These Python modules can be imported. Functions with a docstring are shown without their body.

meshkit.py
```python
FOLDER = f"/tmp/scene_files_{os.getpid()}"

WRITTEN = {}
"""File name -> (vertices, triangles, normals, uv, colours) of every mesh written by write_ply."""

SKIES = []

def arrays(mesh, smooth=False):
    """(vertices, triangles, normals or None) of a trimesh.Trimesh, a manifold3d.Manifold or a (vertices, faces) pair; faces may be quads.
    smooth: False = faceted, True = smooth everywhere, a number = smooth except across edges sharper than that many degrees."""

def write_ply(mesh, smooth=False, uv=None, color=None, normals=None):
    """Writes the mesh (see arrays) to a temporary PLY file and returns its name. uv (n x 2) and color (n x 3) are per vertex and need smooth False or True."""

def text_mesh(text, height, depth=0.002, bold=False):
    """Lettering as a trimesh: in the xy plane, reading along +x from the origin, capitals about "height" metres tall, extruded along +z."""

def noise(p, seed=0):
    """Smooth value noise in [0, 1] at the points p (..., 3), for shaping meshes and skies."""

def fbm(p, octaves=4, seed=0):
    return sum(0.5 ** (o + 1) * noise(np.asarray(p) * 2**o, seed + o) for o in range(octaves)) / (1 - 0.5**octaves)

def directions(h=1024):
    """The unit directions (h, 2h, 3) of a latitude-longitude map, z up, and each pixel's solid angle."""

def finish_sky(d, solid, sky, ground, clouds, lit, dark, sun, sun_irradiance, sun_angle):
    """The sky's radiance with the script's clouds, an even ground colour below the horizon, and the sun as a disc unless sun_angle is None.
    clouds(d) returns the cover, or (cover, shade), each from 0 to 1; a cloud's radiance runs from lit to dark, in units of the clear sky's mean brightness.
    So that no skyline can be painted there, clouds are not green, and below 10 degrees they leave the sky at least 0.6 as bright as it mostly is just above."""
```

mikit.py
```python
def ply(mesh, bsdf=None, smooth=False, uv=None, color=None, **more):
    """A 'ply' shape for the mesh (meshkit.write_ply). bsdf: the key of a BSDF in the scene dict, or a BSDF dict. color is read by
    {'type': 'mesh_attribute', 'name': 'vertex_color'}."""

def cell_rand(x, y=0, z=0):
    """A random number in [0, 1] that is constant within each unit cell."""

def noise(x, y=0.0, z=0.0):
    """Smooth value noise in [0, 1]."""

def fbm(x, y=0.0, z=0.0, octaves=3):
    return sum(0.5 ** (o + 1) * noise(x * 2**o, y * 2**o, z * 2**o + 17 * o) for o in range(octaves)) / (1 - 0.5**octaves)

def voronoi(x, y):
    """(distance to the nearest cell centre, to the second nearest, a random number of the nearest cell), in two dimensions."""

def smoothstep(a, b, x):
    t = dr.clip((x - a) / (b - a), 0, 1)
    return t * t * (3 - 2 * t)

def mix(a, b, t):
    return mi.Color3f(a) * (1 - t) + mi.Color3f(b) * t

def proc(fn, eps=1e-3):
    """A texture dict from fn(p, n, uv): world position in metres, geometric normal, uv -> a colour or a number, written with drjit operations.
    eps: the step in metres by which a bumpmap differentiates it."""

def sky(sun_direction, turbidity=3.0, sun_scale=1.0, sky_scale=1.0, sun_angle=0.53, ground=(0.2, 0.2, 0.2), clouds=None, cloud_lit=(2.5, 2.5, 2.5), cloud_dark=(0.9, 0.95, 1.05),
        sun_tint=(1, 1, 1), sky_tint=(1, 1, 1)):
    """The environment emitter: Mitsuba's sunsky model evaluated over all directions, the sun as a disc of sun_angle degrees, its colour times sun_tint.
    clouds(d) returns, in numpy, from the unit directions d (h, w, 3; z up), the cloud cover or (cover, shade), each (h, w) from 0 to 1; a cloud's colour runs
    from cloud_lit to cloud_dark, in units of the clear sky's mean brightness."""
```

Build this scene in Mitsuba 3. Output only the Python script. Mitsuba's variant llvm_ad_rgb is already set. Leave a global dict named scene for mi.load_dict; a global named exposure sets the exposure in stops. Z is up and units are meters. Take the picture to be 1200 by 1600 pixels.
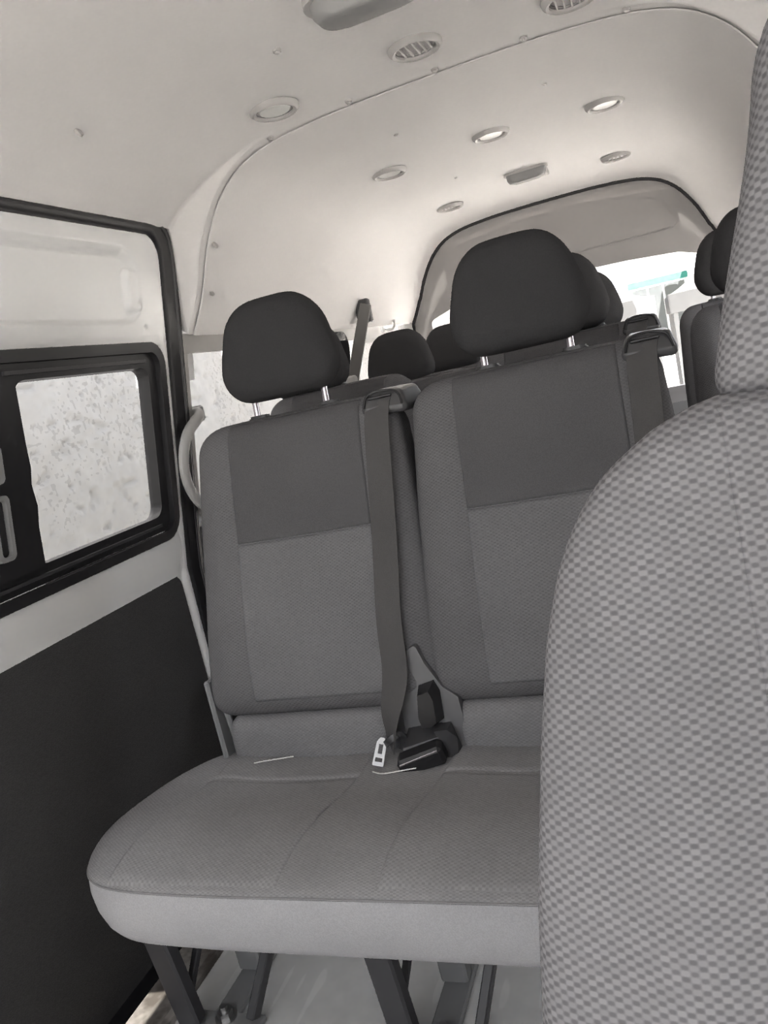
import math, random
import numpy as np, trimesh, drjit as dr, mitsuba as mi, mikit, meshkit
import manifold3d as m3
from shapely.geometry import Polygon, box as sbox
from shapely import affinity
random.seed(7)
T = mi.ScalarTransform4f
scene, labels = {}, {}

# ------------------------------------------------------------------ camera, sky, exposure
F_PIX = 1235.4
FWD = [-0.35133175, 0.92161471, -0.16490096]
UP = [0.14930506, 0.22902643, 0.96190171]
scene['camera'] = {'type': 'perspective', 'fov': math.degrees(2 * math.atan(600 / F_PIX)), 'fov_axis': 'x', 'near_clip': 0.01, 'far_clip': 500.0,
                   'to_world': T().look_at(origin=[0, 0, 0], target=FWD, up=UP)}
exposure = 4.5
scene['sky'] = mikit.sky([-0.04, -0.06, 0.99], turbidity=4.0, sun_scale=1.0, sky_scale=0.7, ground=(0.52, 0.51, 0.495), sun_tint=(0.89, 1.0, 1.14),
                         clouds=lambda d: 0.75 + 0 * d[..., 0], cloud_lit=(1.9, 1.85, 1.8), cloud_dark=(1.2, 1.2, 1.2))

# ------------------------------------------------------------------ materials
def two(d): return {'type': 'twosided', 'bsdf': d}
def rgb(*c): return {'type': 'rgb', 'value': list(c)}
def diffuse(c): return two({'type': 'diffuse', 'reflectance': c})
def plastic(c, a=0.15): return two({'type': 'roughplastic', 'diffuse_reflectance': c, 'alpha': a, 'nonlinear': False})

def f_weave(lo, hi, ku=0.0052, kv=0.0032):
    def fn(p, n, uv):
        u, v = uv.x / ku, uv.y / kv
        w = dr.sin(u * math.pi) * dr.sin(v * math.pi)
        t = mikit.smoothstep(-0.75, 0.45, w)
        j = mikit.cell_rand(dr.floor(u), dr.floor(v), 3.0)
        big = mikit.fbm(p.x * 9, p.y * 9, p.z * 9)
        return mikit.mix(lo, hi, t) * (0.9 + 0.12 * j) * (0.9 + 0.2 * big)
    return fn
def f_weave_h(p, n, uv):
    return dr.sin(uv.x / 0.0052 * math.pi) * dr.sin(uv.y / 0.0032 * math.pi)
def f_plain(c, s=700.0, k=0.16):
    def fn(p, n, uv):
        g = mikit.noise(uv.x * s, uv.y * s, 0.0)
        big = mikit.fbm(p.x * 8, p.y * 8, p.z * 8)
        return mi.Color3f(c) * (1 - k / 2 + k * g) * (0.9 + 0.2 * big)
    return fn
def f_headliner(p, n, uv):
    big = mikit.fbm(p.x * 2.3, p.y * 2.3, p.z * 2.3, 4)
    g = mikit.noise(p.x * 260, p.y * 260, p.z * 260)
    return mikit.mix((0.70, 0.68, 0.675), (0.765, 0.748, 0.742), big) * (0.985 + 0.03 * g)
def f_floor(p, n, uv):
    g = mikit.fbm(p.x * 40, p.y * 40, 0.0, 3)
    sc = mikit.smoothstep(0.78, 0.86, mikit.noise(p.x * 60 + 0.3 * p.y, p.y * 9, 2.0))
    return mikit.mix((0.66, 0.668, 0.665), (0.75, 0.755, 0.75), g) + sc * 0.08
def f_step(p, n, uv):
    g = mikit.fbm(p.x * 26, p.y * 26, p.z * 26, 4)
    return mikit.mix((0.10, 0.09, 0.082), (0.27, 0.255, 0.24), mikit.smoothstep(0.3, 0.7, g))
def f_plaster(p, n, uv):
    a = mikit.fbm(p.x * 0.9, p.y * 0.9, p.z * 0.9, 4)
    b = mikit.fbm(p.x * 14, p.y * 14, p.z * 14, 3)
    c = mikit.mix((0.285, 0.270, 0.255), (0.295, 0.295, 0.292), mikit.smoothstep(0.35, 0.65, a))
    pit = mikit.smoothstep(0.66, 0.76, mikit.noise(p.y * 95, p.z * 95, 1.0)) * mikit.smoothstep(0.4, 0.6, mikit.noise(p.y * 5, p.z * 5, 4.0))
    return c * (0.88 + 0.2 * b) * (1 - 0.16 * pit)
def f_ground(p, n, uv):
    b = mikit.fbm(p.x * 1.4, p.y * 1.4, 0.0, 4)
    return mikit.mix((0.56, 0.545, 0.53), (0.66, 0.645, 0.63), b)
def f_card(p, n, uv):
    g = mikit.noise(p.x * 500, p.y * 500, p.z * 500)
    b = mikit.fbm(p.x * 5, p.y * 5, p.z * 5)
    return mi.Color3f(0.066, 0.066, 0.067) * (0.8 + 0.3 * g) * (0.85 + 0.3 * b)
P = mikit.proc
M = {
    'weave': two({'type': 'bumpmap', 'arbitrary': P(f_weave_h, 4e-4), 'scale': 0.00045, 'bsdf': {'type': 'diffuse', 'reflectance': P(f_weave((0.140, 0.137, 0.144), (0.244, 0.240, 0.248)))}}),
    'shaded_bench_weave': diffuse(P(f_weave((0.126, 0.125, 0.129), (0.156, 0.155, 0.161), 0.0046, 0.0029))),  # near seat's weave, softer and darker: the benches' shade put into the colour
    'cushion_weave': diffuse(P(f_weave((0.215, 0.213, 0.217), (0.262, 0.26, 0.265), 0.0046, 0.0029))),  # bench weave lightened: bleached cloth, plus the stronger light low on the seat
    'lit_panel_weave': diffuse(P(f_weave((0.146, 0.146, 0.151), (0.182, 0.181, 0.188), 0.0046, 0.0029))),  # bench weave lightened: brighter light on the lower backrests, put into the colour
    'back_cloth': diffuse(P(f_plain((0.104, 0.103, 0.107)))),  # plain upper cloth, darkened to carry the backrests' falling light in its colour
    'roll_cloth': diffuse(P(f_weave((0.20, 0.199, 0.204), (0.24, 0.239, 0.245), 0.0046, 0.0029))),
    'fabric': diffuse(P(f_plain((0.049, 0.049, 0.051)))),
    'skirt_fabric': diffuse(P(f_plain((0.365, 0.364, 0.378)))),
    'headliner': diffuse(P(f_headliner)),
    'trim': plastic(rgb(0.52, 0.505, 0.49), 0.3),
    'tailgate_trim': plastic(rgb(0.44, 0.425, 0.42), 0.35),
    'white_paint': plastic(rgb(0.86, 0.86, 0.86), 0.06),
    'rubber': plastic(rgb(0.012, 0.012, 0.014), 0.25),
    'matte_rubber': diffuse(rgb(0.018, 0.018, 0.019)),
    'black_plastic': plastic(rgb(0.022, 0.022, 0.024), 0.18),
    'dark_plastic': plastic(rgb(0.055, 0.055, 0.058), 0.2),
    'grey_plastic': plastic(rgb(0.30, 0.30, 0.30), 0.25),
    'vent_plastic': plastic(rgb(0.52, 0.505, 0.495), 0.2),
    'lens': plastic(rgb(0.72, 0.72, 0.70), 0.06),
    'exit_plastic': plastic(rgb(0.075, 0.075, 0.078), 0.12),
    'cover_plastic': plastic(rgb(0.17, 0.17, 0.175), 0.3),
    'strap_grey': plastic(rgb(0.16, 0.155, 0.15), 0.3),
    'handle_plastic': plastic(rgb(0.46, 0.45, 0.44), 0.25),
    'card': diffuse(P(f_card)),
    'webbing': diffuse(P(f_plain((0.092, 0.090, 0.090), 900.0, 0.12))),
    'chrome': {'type': 'roughconductor', 'material': 'Cr', 'alpha': 0.12},
    'steel': two({'type': 'principled', 'base_color': rgb(0.36, 0.36, 0.36), 'metallic': 0.9, 'roughness': 0.35}),
    'leg_paint': plastic(rgb(0.045, 0.045, 0.05), 0.25),
    'leg_grey': plastic(rgb(0.26, 0.265, 0.27), 0.3),
    'floor_vinyl': two({'type': 'roughplastic', 'diffuse_reflectance': P(f_floor), 'alpha': 0.25, 'nonlinear': False}),
    'step_metal': diffuse(P(f_step)),
    'plaster': diffuse(P(f_plaster)),
    'ground': diffuse(P(f_ground)),
    'canvas': diffuse(rgb(0.17, 0.17, 0.17)),
    'teal': diffuse(rgb(0.022, 0.085, 0.07)),
    'shade_grey': diffuse(rgb(0.09, 0.095, 0.093)),
    'pole_white': diffuse(rgb(0.22, 0.22, 0.22)),
    'glass': {'type': 'thindielectric', 'int_ior': 1.5},
    'body_dark': diffuse(rgb(0.25, 0.25, 0.25)),
}
scene.update({'mat_' + k: v for k, v in M.items()})

# ------------------------------------------------------------------ helpers
CACHE = {}
def shape(mesh, mat, smooth=30, uv=None):
    return mikit.ply(mesh, 'mat_' + mat, smooth=smooth, uv=uv)
def put(key, sh, off=None):
    """One entry of the scene; a key that is taken gets the next number."""
    k, n = key, 0
    while k in scene:
        n += 1
        k = f'{key}_{n:03d}'
    if off is not None:
        t = T().translate([float(a) for a in off[:3]])
        sh = {**sh, 'to_world': t @ T().scale([float(off[3]), 1, 1]) if len(off) > 3 else t}
    scene[k] = sh
    return k
def root(name):
    k, n = name, 0
    while k in labels or k in scene:
        n += 1
        k = f'{name}_{n:03d}'
    return k
def tag(key, label, cat=None, group=None, kind=None):
    labels[key] = {'label': label}
    if cat: labels[key]['category'] = cat
    if group: labels[key]['group'] = group
    if kind: labels[key]['kind'] = kind
    return key
def sstep(a, b, x):
    t = np.clip((np.asarray(x, float) - a) / (b - a), 0, 1)
    return t * t * (3 - 2 * t)
def cat(*ms):
    return trimesh.util.concatenate(ms)
def tm(x):
    if isinstance(x, m3.Manifold):
        m = x.to_mesh()
        return trimesh.Trimesh(np.array(m.vert_properties)[:, :3], np.array(m.tri_verts), process=False)
    return x
def gridmesh(Pt, UV=None):
    n, m = Pt.shape[:2]
    i, j = np.meshgrid(np.arange(n - 1), np.arange(m - 1), indexing='ij')
    a = (i * m + j).ravel(); b = a + 1; c = a + m; d = c + 1
    f = np.vstack([np.stack([a, b, d], 1), np.stack([a, d, c], 1)])
    me = trimesh.Trimesh(Pt.reshape(-1, 3), f, process=False)
    return me, (None if UV is None else UV.reshape(-1, 2))
def cbox(size, c=0.003, at=(0, 0, 0)):
    h = np.array(size, float) / 2
    c = min(c, h.min() * 0.8)
    pts = []
    for s in np.ndindex(2, 2, 2):
        s = np.array(s) * 2 - 1
        for k in range(3):
            q = h - c
            q[k] = h[k]
            pts.append(s * q + at)
    return trimesh.Trimesh(np.array(pts), [], process=False).convex_hull
def frame(d):
    d = np.asarray(d, float) / np.linalg.norm(d)
    a = np.cross([0, 0, 1.0] if abs(d[2]) < 0.95 else [1.0, 0, 0], d)
    a /= np.linalg.norm(a)
    return d, a, np.cross(d, a)
def bar(p0, p1, w, h, c=0.002, side=None):
    """A chamfered bar from p0 to p1, w wide across SIDE, h across the other."""
    p0, p1 = np.array(p0, float), np.array(p1, float)
    d, a, b = frame(p1 - p0)
    if side is not None:
        a = np.array(side, float) - np.dot(side, d) * d
        a /= np.linalg.norm(a)
        b = np.cross(d, a)
    m = cbox((w, h, np.linalg.norm(p1 - p0)), c)
    m.apply_transform(np.vstack([np.column_stack([a, b, d, (p0 + p1) / 2]), [0, 0, 0, 1]]))
    return m
def cyl(p0, p1, r, n=20):
    p0, p1 = np.array(p0, float), np.array(p1, float)
    m = trimesh.creation.cylinder(r, np.linalg.norm(p1 - p0), sections=n)
    d, a, b = frame(p1 - p0)
    m.apply_transform(np.vstack([np.column_stack([a, b, d, (p0 + p1) / 2]), [0, 0, 0, 1]]))
    return m
def spline(pts, n=60, closed=False):
    from scipy.interpolate import CubicSpline
    p = np.array(pts, float)
    if closed: p = np.vstack([p, p[:1]])
    t = np.r_[0, np.cumsum(np.sqrt(np.linalg.norm(np.diff(p, axis=0), axis=1)))]
    return CubicSpline(t, p, bc_type='periodic' if closed else 'natural')(np.linspace(0, t[-1], n))
def sweep(path, sec, ups, cap=True):
    """Sweeps the 2-D section (k x 2: along 'side', along 'up') along the path; ups: the up direction (one or per point)."""
    p = np.array(path, float)
    t = np.gradient(p, axis=0)
    t /= np.linalg.norm(t, axis=1, keepdims=True)
    u = np.broadcast_to(np.asarray(ups, float), p.shape)
    u = u - (u * t).sum(1, keepdims=True) * t
    u /= np.linalg.norm(u, axis=1, keepdims=True)
    s = np.cross(t, u)
    sec = np.array(sec, float)
    R = p[:, None] + sec[None, :, :1] * s[:, None] + sec[None, :, 1:] * u[:, None]
    k = len(sec)
    v = R.reshape(-1, 3)
    i, j = np.meshgrid(np.arange(len(p) - 1), np.arange(k), indexing='ij')
    a, b = i * k + j, i * k + (j + 1) % k
    f = np.vstack([np.stack([a, b, b + k], -1).reshape(-1, 3), np.stack([a, b + k, a + k], -1).reshape(-1, 3)])
    if cap:
        n = len(v)
        v = np.vstack([v, R[0].mean(0), R[-1].mean(0)])
        q = np.arange(k)
        f = np.vstack([f, np.stack([q, (q + 1) % k, q * 0 + n], 1), np.stack([q, (q + 1) % k, q * 0 + n + 1], 1)[:, ::-1] + np.array([0, 1, 1]) * 0 + np.where(np.arange(3) == 0, 0, len(p) * k - k) * 0])
        f[-k:] = np.stack([(q + 1) % k + (len(p) - 1) * k, q + (len(p) - 1) * k, q * 0 + n + 1], 1)
    m = trimesh.Trimesh(v, f, process=False)
    trimesh.repair.fix_normals(m)
    return m
def circ(r, n=12, ry=None):
    a = np.arange(n) * 2 * math.pi / n
    return np.stack([r * np.cos(a), (ry or r) * np.sin(a)], 1)
def rrect2(w, h, r, n=5):
    q = sbox(-w / 2 + r, -h / 2 + r, w / 2 - r, h / 2 - r).buffer(r, quad_segs=n)
    return np.array(q.exterior.coords)[:-1]
def tube(path, r, n=12):
    p = np.array(path, float)
    t = p[-1] - p[0]
    up = [0, 0, 1] if abs(t[2]) < 0.9 * np.linalg.norm(t) else [1, 0, 0]
    return sweep(p, circ(r, n), up)
def ring_se(W, Th, p, N=120):
    th = np.linspace(math.pi / 2, math.pi / 2 + 2 * math.pi, 2400)
    x = W * np.sign(np.cos(th)) * np.abs(np.cos(th)) ** (2 / p)
    y = Th * np.sign(np.sin(th)) * np.abs(np.sin(th)) ** (2 / p)
    s = np.r_[0, np.cumsum(np.hypot(np.diff(x), np.diff(y)))]
    q = np.linspace(0, s[-1], N + 1)
    return np.interp(q, s, x), np.interp(q, s, y), q - s[-1] / 2
def corner(d, r):
    """How far an edge with corner radius r has drawn in at distance d from the end."""
    e = np.clip(r - d, 0, r)
    return r - np.sqrt(np.maximum(r * r - e * e, 0))
def stations(H, r, n):
    """0..H with more of them close to both ends."""
    a = r * (1 - np.cos(np.linspace(0, math.pi / 2, 10)))
    return np.r_[a, np.linspace(r, H - r, n)[1:-1], H - a[::-1]]

# ------------------------------------------------------------------ the van's shell (x across, y to the rear, z up; 0 = the camera)
XC = -0.335                                                         # centre line of the van
FLOOR_Z, GROUND_Z = -1.05, -1.72
def xw(z):                                                          # inner face of the left side
    return -1.18 + 0.2 * np.maximum(np.asarray(z, float) + 0.35, 0)
def onwall(mesh, side=-1):
    """(d, y, z) -> world: d is the distance inwards from the side wall."""
    v = np.array(mesh.vertices)
    x = xw(v[:, 2]) + v[:, 0]
    if side > 0: x = 2 * XC - x
    m = trimesh.Trimesh(np.column_stack([x, v[:, 1], v[:, 2]]), mesh.faces if side < 0 else np.array(mesh.faces)[:, ::-1], process=False)
    return m
def plate(poly, d0, d1, side=-1):
    """A polygon in (y, z), as thick as from d0 to d1, lying on the side wall; cut at the wall's kink."""
    out = []
    for part in (poly.intersection(sbox(-9, -0.35, 9, 9)), poly.intersection(sbox(-9, -9, 9, -0.35))):
        for g in getattr(part, 'geoms', [part]):
            if g.is_empty or g.area < 1e-6: continue
            m = trimesh.creation.extrude_polygon(g, d1 - d0, engine='earcut')
            v = np.array(m.vertices)
            m = trimesh.Trimesh(np.column_stack([v[:, 2] + d0, v[:, 0], v[:, 1]]), m.faces, process=False)
            out.append(onwall(m, side))
    return cat(*out)
def rr(y0, z0, y1, z1, r):
    return sbox(y0 + r, z0 + r, y1 - r, z1 - r).buffer(r, quad_segs=8)
def struct(key, mesh, mat, label=None, smooth=30):
    k = put(key, shape(mesh, mat, smooth))
    if '__' not in k:
        labels[k] = {'label': label, 'kind': 'structure'}
    elif label:
        labels[k] = {'label': label}
    return k
REAR_Y = 3.44

# floor
fl = trimesh.creation.box((1.0 + 0.50 - 0.02, REAR_Y + 1.2, 0.05)); fl.apply_translation(((-1.0 + 0.48) / 2, (REAR_Y - 1.2) / 2, FLOOR_Z - 0.025))
struct('floor', fl, 'floor_vinyl', 'grey vinyl van floor under the bench seats')
st = cat(cbox((0.10, 3.0, 0.04), 0.004, (-1.052, 1.9, FLOOR_Z - 0.018)), cbox((0.016, 3.0, 0.02), 0.003, (-1.005, 1.9, FLOOR_Z + 0.006)))
struct('floor__sill_strip', st, 'step_metal', 'grimy metal sill strip at the foot of the door')
struct('floor__threshold', cbox((0.10, 1.1, 0.05), 0.004, (-1.14, 1.0, FLOOR_Z - 0.05)), 'rubber')

# headliner: a front and a rear shell; profiles are (x, z) from the left edge over to the right
def mirror(prof):
    p = np.array(prof, float)
    q = p[::-1].copy()
    q[:, 0] = 2 * XC - q[:, 0]
    return np.vstack([p, q[1:] if abs(p[-1, 0] - XC) < 1e-6 else q])
def resample(p, n=90):
    from scipy.interpolate import PchipInterpolator
    s = np.r_[0, np.cumsum(np.linalg.norm(np.diff(p, axis=0), axis=1))]
    s /= s[-1]
    q = np.linspace(0, 1, n)
    return PchipInterpolator(s, p)(q)
PR_REAR = resample(mirror([(-1.04, 0.200), (-0.996, 0.272), (-0.935, 0.403), (-0.874, 0.486), (-0.80, 0.535), (-0.711, 0.558), (-0.60, 0.568), (-0.50, 0.572), (XC, 0.5735)]), 121)
PR_FRONT = resample(mirror([(-1.0, 0.435), (-0.975, 0.455), (-0.935, 0.480), (-0.874, 0.508), (-0.80, 0.537), (-0.711, 0.558), (-0.60, 0.568), (-0.50, 0.572), (XC, 0.5735)]), 121)
def shell(ys, prof_at, thick=0.02):
    """A closed shell through the profiles prof_at(y), thickened outwards."""
    inner = np.array([np.column_stack([p[:, 0], np.full(len(p), y), p[:, 1]]) for y, p in ((y, prof_at(y)) for y in ys)])
    c = np.array([XC, 0, 0.0])
    outer = inner.copy()
    outer[..., 0] = XC + (inner[..., 0] - XC) * 1.03
    outer[..., 2] = inner[..., 2] + thick
    loop = np.concatenate([inner, outer[:, ::-1], inner[:, :1]], 1)
    full = np.concatenate([loop, loop[:0]], 0)
    m, _ = gridmesh(full)
    return m
def front_prof(y):
    t = sstep(1.672, 1.705, y)
    return PR_FRONT * (1 - t) + PR_REAR * t
def rear_prof(y):
    p = PR_REAR.copy()
    t = sstep(2.75, REAR_Y, y)
    edge = 0.004 * (1 - corner(np.array(y - 1.722), 0.004) / 0.004)
    p[:, 0] = XC + (p[:, 0] - XC) * (1 - 0.075 * t - edge * 1.4)
    p[:, 1] = p[:, 1] - edge - 0.024 * sstep(2.95, REAR_Y, y) * (p[:, 1] > 0.3) * sstep(0.2, 0.5, p[:, 1])
    return p
struct('ceiling', shell(np.r_[np.linspace(-0.75, 1.66, 28), np.linspace(1.672, 1.705, 9), 1.722, 1.732], front_prof), 'headliner', 'pale warm grey moulded headliner of the van', 40)
struct('ceiling__rear_headliner', shell(np.r_[1.7225, 1.7235, 1.725, 1.7285, np.linspace(1.74, 2.7, 14), np.linspace(2.76, REAR_Y - 0.012, 24)], rear_prof), 'headliner', 'rear half of the headliner behind the curved joint', 40)
clip = shape(cat(cyl((0, 0, 0), (0, 0, 0.004), 0.0075, 14), cyl((0, 0, -0.003), (0, 0, 0.0), 0.0045, 14)), 'vent_plastic')
def ceil_z(x):
    return float(np.interp(x, PR_REAR[:, 0], PR_REAR[:, 1]))
for x, y in [(-0.521, 1.355), (-0.715, 1.70), (-0.521, 1.696), (-0.332, 1.702), (-0.151, 1.70), (0.04, 1.70), (-0.52, 2.02), (-0.521, 2.67), (-0.15, 2.02)]:
    put('ceiling__clip', clip, (x, y, ceil_z(x) - 0.004))
sideclip = shape(cat(cyl((0, 0, 0), (0.005, 0, 0.003), 0.008, 14)), 'trim')
for x, y, z in [(-0.935, 1.745, 0.385), (-0.985, 1.76, 0.285), (-0.855, 1.22, 0.509)]:
    put('ceiling__clip', sideclip, (x, y, z))

# left side wall behind the door, with its windows
def sidewall(side, windows, y0, y1):
    p = sbox(y0, FLOOR_Z, y1, 0.215)
    for w in windows: p = p.difference(w)
    return plate(p, -0.035, 0.0, side)
W1 = rr(1.722, -0.235, 2.33, 0.192, 0.025)
W2 = rr(2.42, -0.235, 2.80, 0.150, 0.04)
W3 = rr(2.945, -0.235, 3.34, 0.150, 0.03)
struct('wall_left', sidewall(-1, [W1, W2, W3], 1.68, REAR_Y), 'white_paint', 'white painted metal side of the van behind the sliding door')
struct('wall_left__rail', plate(sbox(1.70, 0.160, REAR_Y, 0.205), 0.0, 0.012), 'trim')
struct('wall_left__lower_trim', plate(sbox(1.72, -0.98, REAR_Y, -0.27), 0.0, 0.01), 'grey_plastic')
def window(n, w, ring, label, mat='rubber', side=-1, d0=-0.02, d1=0.008, out=0.0):
    k = struct(f'window_{n}', plate(w.buffer(0.012 + out).difference(w.buffer(-ring)), d0, d1, side), mat, label)
    struct(k + '__pane', plate(w.buffer(-ring * 0.5), -0.014, -0.0135, side), 'glass')
    return k
window(1, W1, 0.004, 'side window beside the first bench, looking on a pale rough wall', 'trim')
window(2, W2, 0.03, 'small side window with a black rubber frame behind the left headrest', 'matte_rubber', d0=-0.03, d1=0.012, out=0.03)
window(3, W3, 0.006, 'rearmost side window behind the hanging strap', 'trim')

# front of the left side, and the whole right side (unseen; windows left out or resized to shape the light)
WF = rr(-0.75, -0.15, 0.0, 0.15, 0.06)
lf = sbox(-1.5, FLOOR_Z, 0.44, -0.2).union(sbox(-1.0, -0.3, 0.44, 0.43)).difference(WF)
struct('wall_left__front_section', plate(lf, -0.035, 0.0), 'white_paint')
struct('wall_left__pillar', plate(sbox(1.60, 0.10, 1.82, 0.52), -0.06, -0.036), 'white_paint')
RW = [rr(1.66, -0.34, 2.80, 0.19, 0.05), rr(2.90, -0.30, 3.38, 0.17, 0.03)]
pr = sbox(-1.5, FLOOR_Z, REAR_Y, 0.215).union(sbox(-1.1, 0.2, 1.70, 0.43)).union(sbox(-1.5, FLOOR_Z, -0.95, -0.3))
for w in RW: pr = pr.difference(w)
struct('wall_right', plate(pr, -0.035, 0.0, 1), 'white_paint', 'right side of the van behind the near seat')
struct('wall_right__roof_rail', cat(plate(sbox(-1.1, 0.40, 1.74, 0.50), -0.05, 0.028, 1), plate(sbox(1.60, 0.10, 1.82, 0.52), -0.06, -0.034, 1)), 'trim')
for i, w in enumerate(RW):
    window(5 + i, w, 0.006, 'right side window of the van', side=1)
window(4, WF, 0.006, 'front door window on the left')
# front: cowl and windscreen
struct('wall_front', cat(cbox((1.70, 0.06, 0.85), 0.01, (XC, -1.5, -0.64)), cbox((1.66, 0.5, 0.12), 0.03, (XC, -1.3, -0.34))), 'dark_plastic', 'dashboard and cowl in front')
ws = np.array([[-1.17, -1.5, -0.20], [0.50, -1.5, -0.20], [0.33, -0.75, 0.52], [-1.00, -0.75, 0.52]])
struct('window_9', trimesh.Trimesh(ws, [[0, 1, 2], [0, 2, 3]], process=False), 'glass', 'windscreen')
for a, b in ((0, 3), (1, 2)):
    struct('wall_front__pillar', bar(ws[a], ws[b], 0.07, 0.07, 0.01), 'dark_plastic')

# ------------------------------------------------------------------ sliding door (left)
DY0, DY1 = 0.44, 1.632
GL = rr(1.142, -0.202, 1.553, 0.136, 0.028)                          # rear pane as seen through the frame
GL0 = rr(0.55, -0.202, 1.00, 0.136, 0.028)
FR = rr(0.46, -0.262, 1.603, 0.188, 0.055)
dskin = rr(DY0, FLOOR_Z + 0.0, DY1, 0.418, 0.06).difference(FR.buffer(-0.02))
struct('door_1', plate(dskin, -0.03, 0.0), 'white_paint', 'white sliding door of the van with a black framed window and dark lower card')
# stamped upper panel: a height field on the door
def relief(y0, y1, z0, z1, fn, ny=160, nz=70):
    ys, zs = np.linspace(y0, y1, ny), np.linspace(z0, z1, nz)
    Y, Z = np.meshgrid(ys, zs)
    D = fn(Y, Z)
    m, _ = gridmesh(np.stack([xw(Z) + D, Y, Z], -1))
    return m
def sdrr(Y, Z, y0, z0, y1, z1, r):
    qy = np.abs(Y - (y0 + y1) / 2) - (y1 - y0) / 2 + r
    qz = np.abs(Z - (z0 + z1) / 2) - (z1 - z0) / 2 + r
    return np.hypot(np.maximum(qy, 0), np.maximum(qz, 0)) + np.minimum(np.maximum(qy, qz), 0) - r
def up_fn(Y, Z):
    outer = sdrr(Y, Z, 0.40, 0.165, 1.70, 0.46, 0.055)
    d = 0.016 * sstep(0.0, -0.016, outer) - 0.014 * sstep(0.004, 0.02, outer)
    inner = sdrr(Y, Z, 0.30, 0.235, 1.545, 0.372, 0.05)
    d += -0.014 * sstep(0.006, -0.006, inner)
    rib = sdrr(Y, Z, 1.505, 0.255, 1.545, 0.345, 0.014)
    d += 0.012 * sstep(0.004, -0.006, rib)
    rib2 = sdrr(Y, Z, 0.0, 0.372, 1.50, 0.382, 0.004)
    d -= 0.004 * sstep(0.005, -0.002, rib2)
    d -= 0.004 * sstep(0.006, 0.0, np.hypot(Y - 1.553, Z - 0.222)) 
    return d
struct('door_1__upper_panel', relief(0.44, 1.652, 0.15, 0.436, up_fn, 260, 90), 'white_paint', 'glossy white stamped metal panel above the window', True)
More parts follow.
